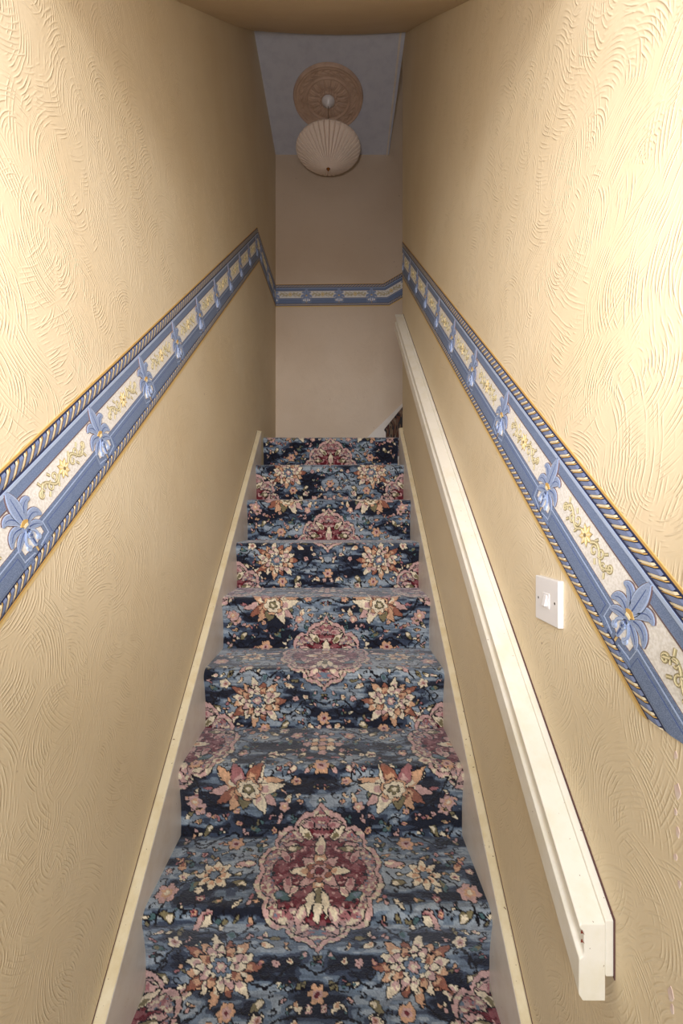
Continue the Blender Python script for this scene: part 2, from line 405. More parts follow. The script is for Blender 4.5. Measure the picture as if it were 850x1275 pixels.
def lily(R):
    fs = []
    for k, (a, l, c1, c2) in enumerate([(-2.6, 1.0, ORG, CRM), (-2.15, .95, CRM, PNK), (-1.75, .85, RST, ORG), (-.1, 1.05, PNK, CRM), (-.45, 1.05, ORG, CRM), (.25, .95, RST, ORG),
                                       (-.85, .9, ROS, PNK), (.65, .8, ORG, RST), (2.75, .85, PNK, CRM), (3.1, .95, CRM, PNK), (2.3, .8, CRM, PNK), (1.1, .6, OLV, TEA)]):
        fs.append(petalf(.12*R*math.cos(a), .12*R*math.sin(a), a, R*l, R*.2, c1, c2, bend=.25 if k % 2 else -.25))
    fs += [ringf(R*.42, 6, .2, ORG, .3), ringf(R*.33, 7, .25, CRM, .1), ringf(R*.17, 5, .3, OLV, .4), ringf(R*.08, 5, .2, CRM, ol=False)]
    return multi(*fs)
MP = np.array([(0, 1.0), (.05, .93), (.16, .86), (.30, .84), (.42, .76), (.47, .66), (.60, .68), (.74, .60), (.80, .47), (.78, .38), (.90, .34), (.99, .22), (1.0, .10), (.94, 0)])
MTH = np.arctan2(MP[:, 1], MP[:, 0])[::-1]; MRR = np.hypot(MP[:, 0], MP[:, 1])[::-1]
def medallion(W_, H_):
    def fn(x, y, sub):
        ax = np.abs(x)/W_; ay = np.abs(y)/H_
        th = np.arctan2(ay, ax); r = np.hypot(ax, ay); q = r/np.interp(th, MTH, MRR); px = OL/W_*1.25
        n1 = vnoise(np.abs(x), y, .016, .010, 9); n2 = vnoise(np.abs(x)+.3, y, .009, .007, 12)
        sub[q < 1+px] = BLK; sub[q < 1] = PNK; sub[(q < 1) & (n1 > .62)] = CRM*.8; sub[q < .925] = BLK; sub[q < .925-px] = PNK*.72+STEEL*.12
        band = (q < .925-px)
        sub[band & (n1 > .52)] = ROS; sub[band & (n2 > .68)] = CRM*.8; sub[band & (n2 < .22)] = STEEL*.9; sub[band & (n2 > .44) & (n2 < .475)] = BLK
        e2 = .72+.05*np.cos(10*th)
        sub[q < e2+px] = BLK; inner = q < e2; sub[inner] = BUR
        sub[inner & (n1 > .58)] = ROS*.5+BUR*.5; sub[inner & (n2 < .16)] = BLK; sub[inner & (n2 > .80)] = PNK
    fs = [fn]
    for k, (cx, cy, a, l, c1, c2) in enumerate([(.03, .10, 1.0, .055, PNK, CRM), (.05, .05, .5, .05, CRM, PNK), (.075, .02, 1.3, .045, PNK, ROS), (.03, -.11, -1.1, .05, CRM, OLV), (.06, -.08, -.6, .045, PNK, CRM),
                                               (.085, -.03, -1.4, .045, PNK, ROS), (.02, .14, .4, .04, PNK, CRM), (.10, .06, 2.2, .04, TEA, STEEL), (.09, -.08, 2.8, .04, OLV, CRM), (.02, -.15, -.3, .035, PNK, ROS)]):
        for sg in (1, -1):
            fs.append(petalf(cx*sg, cy, a if sg > 0 else PI-a, l, .011, c1, c2, bend=.3*sg))
    for k in range(8):
        a = PI/2+k*2*PI/8; fs.append(petalf(.014*math.cos(a), .014*math.sin(a), a, .062 if k % 2 == 0 else .05, .014, (ORG, PNK, CRM, PNK)[k % 4], (CRM, ROS, ORG, CRM)[k % 4]))
    fs += [petalf(0, .05, PI/2, .085, .014, CRM, OLV), petalf(0, -.055, -PI/2, .07, .014, CRM, PNK), petalf(.01, .06, 1.1, .06, .009, CRM, None, bend=.3), petalf(-.01, .06, PI-1.1, .06, .009, CRM, None, bend=-.3),
           ringf(.034, 6, .3, RST, .5), ringf(.022, 6, .3, PNK), ringf(.011, 5, .2, BUR)]
    return multi(*fs)
def cluster():
    fs = []
    for i in range(-2, 3):
        for j in range(-2, 3):
            if abs(i)+abs(j) <= 2: fs.append((lambda cx, cy, c: (lambda x, y, sub: ringf(.0135, 5, .3, c)(x-cx, y-cy, sub)))(i*.025, j*.024, [PNK, ORG, CRM, RST][(i*i+j*j) % 4]))
    return multi(*fs)
def vine(pts, s0, wd=.0028):
    p = np.array(pts); tt = np.linspace(0, len(p)-1, 140)
    k = np.clip(tt.astype(int), 0, len(p)-2); f = tt-k
    P0 = p[np.clip(k-1, 0, len(p)-1)]; P1 = p[k]; P2_ = p[k+1]; P3 = p[np.clip(k+2, 0, len(p)-1)]; f = f[:, None]
    q = .5*((2*P1)+(-P0+P2_)*f+(2*P0-5*P1+4*P2_-P3)*f**2+(-P0+3*P1-3*P2_+P3)*f**3)
    for u, s in q:
        for sg in (1, -1):
            w_ = win(u*sg, s0+s, .006)
            if w_ is None: continue
            m_ = np.hypot(UU[w_]+WX[w_]-u*sg, SS[w_]+WY[w_]-s0-s) < wd; img[w_][m_] = BLK
def leaves(lst, s0):
    for (u, s, a, l, c) in lst:
        stamp(u, s0+s, l+.01, petalf(0, 0, a, l, l*.28, (OLV, TEA, CRM, PNK, ORG, STEEL)[c], (CRM, OLV, ORG, CRM, RST, TEA)[c], bend=.3))
def scatter(c):
    r = np.random.default_rng(77); n_ok = 0
    occ = np.abs(img-base_img).sum(2) > 1e-6
    for t in range(2600):
        u, s, kind, a, z, ci, cj = r.uniform(.0, .39), r.uniform(-PER/2, PER/2), r.integers(0, 7), r.uniform(0, 2*PI), r.uniform(.6, 1.15), r.integers(0, 6), r.integers(0, 6)
        R_ = .0155*z
        w_ = win(u, c+s, R_)
        if w_ is None or occ[w_].mean() > .15: continue
        cols = [OLV, TEA, CRM, PNK, ORG, ROS]
        if kind == 0: fn = flower(.012*z, 5, cols[2+ci % 4], cols[2+cj % 4], BUR, a)
        elif kind == 1: fn = multi(petalf(-.012*z, 0, a*.1, .026*z, .006*z, cols[ci], cols[cj], bend=.5), petalf(-.002, .003, a, .014*z, .004, cols[cj]))
        elif kind == 2: fn = multi(*[petalf(.003*math.cos(a+k*2.1), .003*math.sin(a+k*2.1), a+k*2.1, .013*z, .0042*z, cols[(ci+k) % 6], None) for k in range(3)])
        elif kind in (3, 6):
            def fn(x, y, sub, a=a, z=z):
                for k in range(26):
                    b = a+k*.2; rr = .012*z*(1-k/34); sub[np.hypot(x-rr*math.cos(b), y-rr*math.sin(b)) < .0019] = BLK
        elif kind == 4: fn = multi(petalf(0, 0, a, .018*z, .005*z, cols[ci], cols[cj], bend=.4), petalf(0, 0, a+PI*.8, .014*z, .004*z, cols[cj], None))
        else: fn = petalf(-.008, 0, a*.3, .022*z, .0055, cols[ci], cols[cj], bend=-.5)
        stamp(u, c+s, R_*1.15, fn)
        for uu in (u, -u):
            w_ = win(uu, c+s, R_*.95)
            if w_ is not None: occ[w_] = True
def unit(c):
    H = PER/2
    vine([(.0, .27), (.06, .25), (.12, .30), (.20, .27)], c); vine([(.02, .36), (.09, .37), (.14, .42), (.20, .45), (.27, .42)], c)
    vine([(.17, .0), (.22, .05), (.30, .02), (.35, .06), (.37, .14)], c); vine([(.15, -.14), (.21, -.10), (.25, -.13), (.33, -.09), (.38, -.15)], c)
    vine([(.20, -.24), (.27, -.20), (.33, -.24), (.36, -.31)], c); vine([(.0, -.30), (.07, -.27), (.13, -.30), (.19, -.25)], c)
    vine([(.09, -.36), (.16, -.39), (.22, -.36), (.28, -.40)], c); vine([(.24, .25), (.31, .20), (.36, .24), (.39, .31)], c)
    vine([(.05, .45), (.10, .49), (.17, .50), (.24, .47)], c); vine([(.24, .33), (.29, .37), (.35, .34)], c)
    vine([(.14, .13), (.19, .17), (.25, .14), (.30, .17)], c)
    leaves([(.18, .04, -.5, .034, 0), (.30, .03, 1.0, .032, 1), (.19, .16, .7, .036, 5), (.13, .19, 2.3, .030, 2), (.33, .13, -.8, .034, 0), (.20, -.15, 2.4, .03, 1), (.31, -.15, .6, .034, 0),
            (.10, -.22, -2.3, .030, 2), (.13, -.25, .9, .03, 1), (.07, -.33, .3, .03, 3), (.05, .33, 1.9, .026, 2), (.12, .33, .4, .034, 0), (.31, .36, 1.2, .034, 1), (.35, .29, -1.0, .03, 0),
            (.24, .46, 1.9, .032, 1), (.15, .40, -1.0, .034, 0), (.28, -.33, 1.3, .034, 2), (.37, -.22, 2.0, .03, 0), (.10, .43, 1.2, .028, 1), (.19, .37, 1.8, .03, 5), (.05, -.40, .7, .03, 0),
            (.26, .30, -.3, .03, 4), (.36, -.03, 1.6, .032, 4), (.22, -.02, 2.7, .03, 2), (.38, .20, 2.4, .028, 1), (.17, -.20, -1.9, .026, 5), (.34, .44, -2.2, .03, 0), (.27, -.27, .2, .03, 1)], c)
    for (u, s, R, n, a) in [(.235, -.095, .024, 6, 0), (.365, .065, .028, 6, 1), (.36, -.22, .023, 6, 1), (0, .315, .022, 6, 0), (.31, .31, .019, 5, 2), (0, H+.115, .028, 6, 0), (.13, H-.085, .017, 4, 2), (.20, H-.10, .021, 6, 0),
                            (.35, H+.27-.02, .022, 6, 1), (.105, -.205, .016, 5, 1), (.145, H+.06, .017, 5, 2), (.24, H+.05, .016, 5, 1), (.33, .19, .018, 5, 2), (.36, -.345, .020, 6, 0), (.085, .40, .019, 5, 1), (.07, -.29, .015, 5, 0), (.30, -.36, .018, 5, 2)]:
        cs = [(ORG, PNK, BUR), (PNK, ORG, CRM), (CRM, PNK, RST)][a]
        stamp(u, c+s, R+.01, flower(R, n, *cs, ph=.3*a))
    stamp(.265, c+.012, .062, daisy(.045, 8, CRM, ORG, STEEL))
    stamp(.30, c-.335+.06, .05, daisy(.033, 7, CRM, ORG, RST)) if False else None
    stamp(.27, c+.115, .04, multi(petalf(-.028, .0, .3, .05, .014, PNK, ROS, bend=.5), petalf(-.026, .004, .9, .03, .009, CRM)))
    stamp(.19, c-.03, .04, multi(petalf(-.02, .0, .6, .045, .012, PNK, CRM, bend=-.5)))
    stamp(.225, c+.255, .125, peony(.088))
    stamp(.205, c-.262, .14, lily(.094))
    stamp(0, c+H, .10, cluster())
    stamp(.43, c+H, .25, medallion(.160, .222))
    stamp(0, c, .27, medallion(.160, .222))
    for (u, s, R_, a0, dr) in [(.06, .29, .022, .5, 1), (.13, .37, .026, 2.0, -1), (.30, .09, .024, 0, 1), (.33, -.10, .026, 3, -1), (.10, -.31, .024, 1, 1), (.24, -.40, .026, 4, -1), (.31, .38, .024, 2, 1),
                               (.12, .27, .018, 4, 1), (.20, .10, .020, 1, -1), (.37, .24, .020, 2, 1), (.05, -.37, .020, 5, 1), (.21, -.16, .020, 2.5, 1), (.36, -.28, .020, 1, -1), (.17, .45, .020, 0, -1)]:
        vine([(u+R_*(1-i/16)*math.cos(a0+dr*i*.55), s+R_*(1-i/16)*math.sin(a0+dr*i*.55)) for i in range(12)], c, .0022)
    scatter(c)
for k in range(-4, 3):
    unit(C5+k*PER)
# yarn variation, tuft by tuft
tn = rng.random((NR, NU, 1)); img *= (.80+.40*tn)
img *= (.86+.28*vnoise(UU, SS, .006, .02, 5))[..., None]
img = np.clip(img*1.06+.002, 0.003, 1)
me = bpy.data.meshes.new('stair_carpet')
tx = np.gradient(Dr, srow); tz = np.gradient(Zr, srow)
nrm = np.stack([-tz*-1, tx*-1], 1); nrm /= np.linalg.norm(nrm, axis=1)[:, None]   # (d, z) outward
sign = np.where(nrm[:, 1] < 0, 1, 1)
nd_, nz_ = -np.abs(tz)/np.hypot(tx, tz), np.abs(tx)/np.hypot(tx, tz)
hgt = (rng.random((NR, NU))-.5)*.0009+(vnoise(UU, SS, .05, .04, 8)-.5)*.002
hgt *= (np.abs(UU) < .396)
X = UU+(-.05)
land = Dr > 2.625                                 # on the landing the carpet runs up to the first turning riser
xr_ = .335+.043*(DB-.019-Dr)/(DB-.019-DE)-.003
X[land] = CL+(X[land]-CL)*((xr_[land]-CL)/(CR-CL))[:, None]
Yv = Dr[:, None]+nd_[:, None]*hgt; Zv = Zr[:, None]+nz_[:, None]*hgt+ZC
co = np.stack([X, Yv, Zv], 2).reshape(-1, 3)
j, i = np.meshgrid(np.arange(NR-1), np.arange(NU-1), indexing='ij'); a = (j*NU+i).ravel()
fc = np.stack([a, a+NU, a+NU+1, a+1], 1)
me.vertices.add(len(co)); me.vertices.foreach_set('co', co.ravel().astype(np.float32))
me.loops.add(fc.size); me.loops.foreach_set('vertex_index', fc.ravel().astype(np.int32))
me.polygons.add(len(fc)); me.polygons.foreach_set('loop_start', np.arange(0, fc.size, 4, dtype=np.int32))
me.polygons.foreach_set('use_smooth', np.ones(len(fc), bool))
me.update(calc_edges=True)
at = me.color_attributes.new('yarn', 'FLOAT_COLOR', 'POINT')
at.data.foreach_set('color', np.concatenate([img.reshape(-1, 3), np.ones((NR*NU, 1))], 1).ravel().astype(np.float32))
g = G('patterned_wool_pile'); col = g.n('ShaderNodeAttribute', attribute_name='yarn').outputs['Color']
co_ = g.obj()
g.P(Base_Color=col, Roughness=0.95, Sheen_Weight=0.55, Sheen_Roughness=0.45, Sheen_Tint=(.75, .8, .9, 1), Normal=g.bump(g.noise(co_, 420, 2), 0.0016))
g.set(g.b.inputs['Specular IOR Level'], 0.1)
CARPET = g.m
me.materials.append(CARPET)
carpet = link('stair_carpet', me)
tag(carpet, 'blue and burgundy floral carpet with medallions covering the straight stairs and landing', 'carpet')

# carpeted flight turning right from the landing
turn = thing('turning_stairs', 'dark carpeted stairs turning up to the right behind the wall end', 'stairs', (.35, 2.9, Z(T[0])))
gT = G('dark_floral_pile'); c0 = gT.obj()
f1 = gT.n('ShaderNodeTexVoronoi', {'Vector': c0, 'Scale': 26.0}, feature='F1')
cr = gT.ramp(f1.outputs['Color'], [(.0, tuple(NAVY)), (.35, tuple(SLATE*.6)), (.5, tuple(RST*.7)), (.62, tuple(CRM*.6)), (.75, tuple(BUR)), (1, tuple(NAVY))])
gT.P(Base_Color=cr, Roughness=.95, Normal=gT.bump(gT.noise(c0, 400, 2), .0015))
for k in range(5):
    xb = .335+.20*k; xf = .378+.20*k; zt = T[0]+.188+.2*k; zl = T[0]+.2*k-.005
    m = MB(); y0, y1 = DE+.002, DB-.019
    # riser runs from the back wall to the wall end, nosing rounded
    prof = [(.012, -.21), (.012, -.03), (.0, -.016), (.004, -.004), (.014, 0), (.235, 0), (.235, -.21)]
    o_ = len(m.v); n_ = len(prof)
    for (yy, xx) in ((y1, xb), (y0, xf)):
        m.v += [(xx+px-.35, yy-2.9, zt+pz-T[0]) for px, pz in prof]
    for q in range(n_): m.f.append((q, (q+1) % n_, n_+(q+1) % n_, n_+q)); m.m.append(0)
    m.f += [tuple(range(n_)), tuple(range(2*n_-1, n_-1, -1))]; m.m += [0, 0]
    m.build('step', gT.m, turn)

# ------------------------------------------------------------------ handrail
hr = thing('handrail', 'long white painted wooden handrail sloping along the right wall', 'handrail', (.36, .59, Z(-.60)))
sl = .888; d0, d1 = .5916, 2.544
def rel(p): return (p[0]-.36, p[1]-.59, p[2]-Z(-.60))
zt = -.549
m = MB(); prof = [(.360, 0), (.328, 0), (.3245, -.0025), (.3250, -.0060), (.3305, -.0110), (.3312, -.0400), (.3300, -.0440), (.3245, -.0480), (.3240, -.0960), (.3290, -.1040), (.360, -.1040)]
m.extrude(prof, rel((0, d0, Z(zt))), rel((0, d1, Z(zt+sl*(d1-d0)))))
rail = bevel(m.build('rail', RAILW, hr), .0018)
m = MB(); m.extrude([(XR-.0005, .0045), (.360, .0045), (.360, -.071), (XR-.0005, -.071)], rel((0, d0, Z(zt))), rel((0, d1-.01, Z(zt+sl*(d1-.01-d0)))))
board = bevel(m.build('backing_board', RAILW, hr), .0012)
m = MB(); m.extrude([(XR-.0002, .0075), (XR-.0016, .0075), (XR-.0016, -.074), (XR-.0002, -.074)], rel((0, d0-.002, Z(zt))), rel((0, d1-.01, Z(zt+sl*(d1-.01-d0)))))
tag(m.build('old_paint_line', LINE_RED, board), 'dark red line of old paint around the board')
for dd, zz in ((.592, .012), (.5925, .036)):
    m = MB(); m.prism([(-.0015, -.002), (.0006, -.0014), (.0036, -.0034), (.0012, .0004), (.0002, .0032), (-.0012, .0012)], 0, .0004)
    o = m.build('paint_chip', paint('bare_red_primer', lin(120, 50, 34), .8), rail)
    o.matrix_local = Matrix.Translation(rel((.3275, d0-.0006, Z(zt-.004-zz*.5)))) @ Matrix.Rotation(PI/2, 4, 'X')
for dd in (.95, 1.35, 1.80, 2.2):
    m = MB(); m.lathe([(0.0001, .0006), (.003, .0004), (.0045, 0)], 12)
    m.build('screw_filler', RAILW, rail, smooth=True).matrix_local = Matrix.Translation(rel((.3240, dd, Z(zt+sl*(dd-d0)-.072)))) @ Matrix.Rotation(-PI/2, 4, 'Y')

# ------------------------------------------------------------------ light switch
sw = thing('light_switch', 'square white plastic light switch on the right wall beside the wallpaper border', 'light switch', (XR, .768, Z(-.1445)))
MR = Matrix(((0, 0, -1, 0), (-1, 0, 0, 0), (0, 1, 0, 0), (0, 0, 0, 1)))   # local x toward the camera, y up, z off the right wall
def rect(w_, h_, cx=0, cy=0): return [(cx-w_/2, cy-h_/2), (cx+w_/2, cy-h_/2), (cx+w_/2, cy+h_/2), (cx-w_/2, cy+h_/2)]
m = MB(); m.prism(rect(.085, .079), .0002, .0088); o = m.build('faceplate', PLAST, sw); o.matrix_local = MR; bevel(o, .002, 3)
m = MB(); m.prism(rect(.024, .026), .0085, .0100); o = m.build('rocker_surround', PLAST, sw); o.matrix_local = MR; bevel(o, .0006)
m = MB(); w2, h2 = .0055, .0095
m.quadmesh([(-w2, -h2, .0095), (w2, -h2, .0095), (w2, h2, .0095), (-w2, h2, .0095), (-w2, -h2, .0150), (w2, -h2, .0150), (w2, h2, .0112), (-w2, h2, .0112)],
           [(0,3,2,1),(4,5,6,7),(0,1,5,4),(1,2,6,5),(2,3,7,6),(3,0,4,7)]); o = m.build('rocker', PLAST, o); bevel(o, .0005)
for sx in (-1, 1):
    m = MB(); m.lathe([(.0001, .0091), (.0018, .0091), (.0023, .0089)], 14, sx*.030, 0); m.box((sx*.030-.0016, -.0003, .00905), (sx*.030+.0016, .0003, .0093), 0)
    o = m.build('screw', DARK, sw); o.matrix_local = MR

# ------------------------------------------------------------------ ceiling rose and pendant
RX, RY = -.070, 2.834
rose = thing('ceiling_rose', 'round beige moulded plaster ceiling rose with leaf ornament', 'ceiling rose', (RX, RY, Z(ZT)))
nr, nt = 60, 240; RR = .226
def rh(r, th):
    q = r/RR; z = .010
    z += .012*math.exp(-((q-.96)/.035)**2)+.006*math.exp(-((q-.88)/.03)**2)
    if .62 < q < .87: z += .006*(.5+.5*math.sin(th*24+8*math.sin(q*18)))*math.sin(PI*(q-.62)/.25)
    z += .010*math.exp(-((q-.62)/.022)**2)
    if .30 < q < .62:
        k = (q-.30)/.32; pet = abs(math.cos(th*8)); vein = .5+.5*math.cos(th*48)
        z += (.014*pet**.6*(1-k*.6)+.003*vein)*math.sin(PI*min(1, k*1.05+.05))
    z += .009*math.exp(-((q-.28)/.03)**2)*(.6+.4*math.cos(th*12))
    if q < .24: z += .008
    return z*(1 if q < .985 else 0.15)
vs = []; fs = []
for a_ in range(nr+1):
    for b_ in range(nt):
        r = max(RR*a_/nr, .0005); th = 2*PI*b_/nt; vs.append((r*math.cos(th), r*math.sin(th), -rh(r, th)))
for a_ in range(nr):
    for b_ in range(nt):
        c_ = (b_+1) % nt; fs.append((a_*nt+b_, a_*nt+c_, (a_+1)*nt+c_, (a_+1)*nt+b_))
m = MB(); m.quadmesh(vs, fs); disc = m.build('plaster_disc', ROSEM, rose, smooth=True)
for k in range(12):
    a_ = 2*PI*k/12; m = MB(); m.lathe([(.0001, -.029), (.005, -.027), (.007, -.022), (.0065, -.015)], 10, .057*math.cos(a_), .057*math.sin(a_)); m.build('bead', ROSEM, disc, smooth=True)
pend = thing('pendant_lamp', 'pendant lamp with ivory pleated fabric shade hanging below the ceiling rose', 'lamp', (RX, RY, Z(ZT)-.018))
m = MB(); m.lathe([(.0001, -.038), (.014, -.038), (.019, -.030), (.038, -.016), (.042, -.004), (.042, -.0001), (.0001, -.0001)], 32); m.build('ceiling_cup', PLAST, pend, smooth=True)
zs = -(2.72-2.378)+.018                # rim height relative to lamp root
m = MB(); m.lathe([(.0025, -.037), (.0025, zs+.085)], 8); m.build('cord', paint('cord_beige', lin(150, 132, 112), .6), pend, smooth=True)
NP = 38
prof = [(.013, zs-.118), (.030, zs-.108), (.075, zs-.085), (.120, zs-.056), (.160, zs-.026), (.188, zs-.008), (.202, zs+.006), (.205, zs+.016), (.198, zs+.028), (.150, zs+.046), (.10, zs+.070), (.06, zs+.092)]
def shade_r(off):
    v_, f_ = [], []; n_ = len(prof)
    pl = []
    for k in range(NP): pl += [(k, 1), (k+.36, 1.15), (k+.72, 1), (k+.86, -1.4)]
    for q, o_ in pl:
        a_ = 2*PI*q/NP
        for i_, (r, z) in enumerate(prof):
            fold = min(.0052, r*.045)*o_
            v_.append(((r+off+fold*.7)*math.cos(a_), (r+off+fold*.7)*math.sin(a_), z-fold*.9))
    nn = len(pl)
    for k in range(nn):
        kk = (k+1) % nn
        for i_ in range(n_-1): f_.append((k*n_+i_, kk*n_+i_, kk*n_+i_+1, k*n_+i_+1))
    return v_, f_
v_, f_ = shade_r(0); m = MB(); m.quadmesh(v_, f_); o = m.build('shade', SHADE, pend, fix=True)
so = o.modifiers.new('thick', 'SOLIDIFY'); so.thickness = .0012
m = MB(); m.lathe([(.0001, zs-.132), (.004, zs-.131), (.006, zs-.126), (.0045, zs-.122), (.011, zs-.119), (.018, zs-.115), (.018, zs-.110), (.0001, zs-.110)], 20); m.build('finial', BRASS, o, smooth=True)
m = MB(); m.lathe([(.0001, zs+.11), (.018, zs+.11), (.020, zs+.06), (.0001, zs+.058)], 16); m.build('lamp_holder', PLAST, pend, smooth=True)
m = MB()
for k in range(3):
    a_ = 2*PI*k/3; ca, sa = math.cos(a_), math.sin(a_)
    m.quadmesh([(ca*.015-sa*.002, sa*.015+ca*.002, zs+.093), (ca*.062-sa*.002, sa*.062+ca*.002, zs+.093), (ca*.062+sa*.002, sa*.062-ca*.002, zs+.093), (ca*.015+sa*.002, sa*.015-ca*.002, zs+.093),
                (ca*.015-sa*.002, sa*.015+ca*.002, zs+.097), (ca*.062-sa*.002, sa*.062+ca*.002, zs+.097), (ca*.062+sa*.002, sa*.062-ca*.002, zs+.097), (ca*.015+sa*.002, sa*.015-ca*.002, zs+.097)],
               [(0,3,2,1),(4,5,6,7),(0,1,5,4),(1,2,6,5),(2,3,7,6),(3,0,4,7)])
m.build('shade_carrier', BRASS, pend)

# ------------------------------------------------------------------ wallpaper border: one embossed pattern, three runs
BW = .171
B_NAVY = paint('border_navy', lin(44, 52, 88), .6); B_BLUE = speck('border_speckled_blue', lin(100, 120, 156), lin(134, 152, 186))
B_LITE = paint('border_pale_blue', lin(176, 194, 224), .5); B_CRM = speck('border_moire_cream', lin(232, 230, 224), lin(248, 247, 244), 260)
B_BRN = paint('border_brown_line', lin(112, 92, 92), .6); B_GOLD = paint('border_gold', lin(206, 168, 98), .5); B_TAN = paint('border_tan_edge', lin(226, 200, 142), .6)
B_PET = speck('border_petal_blue', lin(142, 162, 200), lin(160, 178, 212), 500); B_PETL = paint('border_petal_light', lin(178, 198, 232), .5); B_PETD = paint('border_petal_dark', lin(78, 98, 150), .6)  # last one: darker blue of the print, for ribs and thin lines
B_ROPE = paint('border_rope_grey', lin(120, 134, 170), .5); B_ROPL = paint('border_rope_cream', lin(226, 214, 184), .5); B_OLV = paint('border_olive_scroll', lin(196, 190, 150), .6); B_OLD = paint('border_scroll_line', lin(150, 134, 100), .6)
B_STAR = paint('border_star_gold', lin(236, 212, 144), .5); B_STAL = paint('border_star_light', lin(250, 238, 200), .5)
MATS = [B_NAVY, B_BLUE, B_LITE, B_CRM, B_BRN, B_GOLD, B_TAN, B_PET, B_PETL, B_PETD, B_ROPE, B_ROPL, B_OLV, B_OLD, B_STAR, B_STAL]
(NV, BL, LT, CR_, BR, GD, TN, PT, PL, PD, RG, RC, OV, OD, SG, SL) = range(16)
def bez(p0, p1, p2, n=10):
    return [((1-t)**2*p0[0]+2*t*(1-t)*p1[0]+t*t*p2[0], (1-t)**2*p0[1]+2*t*(1-t)*p1[1]+t*t*p2[1]) for t in [i/n for i in range(n+1)]]
def ribbon(m, spine, wf, z0, z1, mi):
    L, R_ = [], []; n = len(spine)
    for i in range(n):
        a, b = spine[max(0, i-1)], spine[min(n-1, i+1)]; dx, dy = b[0]-a[0], b[1]-a[1]; l = math.hypot(dx, dy) or 1
        w_ = wf(i/(n-1)); L.append((spine[i][0]-dy/l*w_, spine[i][1]+dx/l*w_)); R_.append((spine[i][0]+dy/l*w_, spine[i][1]-dx/l*w_))
    # quads instead of one concave polygon
    o = len(m.v); m.v += [(x, y, z1) for x, y in L]+[(x, y, z1) for x, y in R_]+[(x, y, z0) for x, y in L]+[(x, y, z0) for x, y in R_]
    for i in range(n-1):
        m.f += [(o+n+i, o+n+i+1, o+i+1, o+i), (o+i, o+i+1, o+2*n+i+1, o+2*n+i), (o+n+i+1, o+n+i, o+3*n+i, o+3*n+i+1)]; m.m += [mi]*3
def petal(m, p0, p1, p2, w_, h, c1=PT, c2=PL, c3=PD):
    sp = bez(p0, p1, p2, 12); f = lambda k: (lambda t: w_*k*math.sin(PI*min(1, max(0, t*.93+.035)))**.75+.0002)
    fo = lambda t: w_*math.sin(PI*min(1, max(0, t*.93+.035)))**.75+.0011
    ribbon(m, sp, fo, 0.0008, h, BR); ribbon(m, sp, f(1.0), 0.0008, h+.0003, c2); ribbon(m, sp, f(.80), .0008, h+.0006, c1)
    ribbon(m, sp[2:-2], lambda t: .0007*(1-t)+.0003, .0008, h+.0009, c3)
def fleur_mesh():
    m = MB()
    for sg in (1, -1):
        petal(m, (0, .074), (sg*.022, .071), (sg*.033, .056), .0065, .0015)
        petal(m, (0, .076), (sg*.028, .098), (sg*.040, .070), .0080, .0020)
        petal(m, (0, .078), (sg*.016, .120), (sg*.034, .106), .0085, .0026)
        sp = bez((0, .072), (sg*.020, .060), (sg*.012, .046), 10); ribbon(m, sp, lambda t: .0030*(1-.5*t), .0008, .0030, PT); ribbon(m, sp, lambda t: .0010, .0008, .0034, PL)
        sp = [(sg*(.013+.0055*math.cos(a)*(1-i/22)), .047+.0055*math.sin(a)*(1-i/22)) for i, a in enumerate([PI/2-2*PI*i/11 for i in range(14)])]
        ribbon(m, sp, lambda t: .0011, .0008, .0028, PL)
    petal(m, (0, .080), (.001, .112), (0, .141), .0120, .0032)
    ribbon(m, [(0, .078), (0, .066), (0, .052), (0, .040)], lambda t: .0050-.003*t, .0008, .0034, PT); ribbon(m, [(0, .074), (0, .058), (0, .044)], lambda t: .0012, .0008, .0038, PD)
    ribbon(m, bez((-.007, .083), (0, .092), (.007, .083), 6), lambda t: .0030, .0008, .0046, GD); ribbon(m, [(-.005, .081), (.005, .081)], lambda t: .0022, .0008, .0049, SL)
    for k in range(7):
        a = PI*2*k/7; m.prism([(.0035*math.cos(a)+.0023*math.cos(b*PI/3), .062+.0035*math.sin(a)+.0023*math.sin(b*PI/3)) for b in range(6)], .0008, .0044, PT if k % 2 else PL)
    m.prism([(.002*math.cos(b*PI/4), .062+.002*math.sin(b*PI/4)) for b in range(8)], .0008, .0048, PD)
    return m.mesh('fleur_motif', MATS, fix=False)
def rosette_mesh():
    m = MB()
    for rr, z, c in ((.0185, .0018, OD), (.0170, .0022, SG)):
        m.prism([(rr*(1 if k % 2 == 0 else .62)*math.cos(PI*k/8), .094+rr*(1 if k % 2 == 0 else .62)*math.sin(PI*k/8)) for k in range(16)], .0008, z, c)
    for k in range(8):
        a = PI*k/4; ca, sa = math.cos(a), math.sin(a)
        ribbon(m, [(ca*.003, .094+sa*.003), (ca*.008, .094+sa*.008), (ca*.014, .094+sa*.014)], lambda t: .0017*math.sin(PI*(t*.8+.1)), .0008, .0027, SL)
    m.prism([(.0032*math.cos(PI*b/4), .094+.0032*math.sin(PI*b/4)) for b in range(8)], .0008, .0031, OD)
    return m.mesh('rosette_motif', MATS, fix=False)
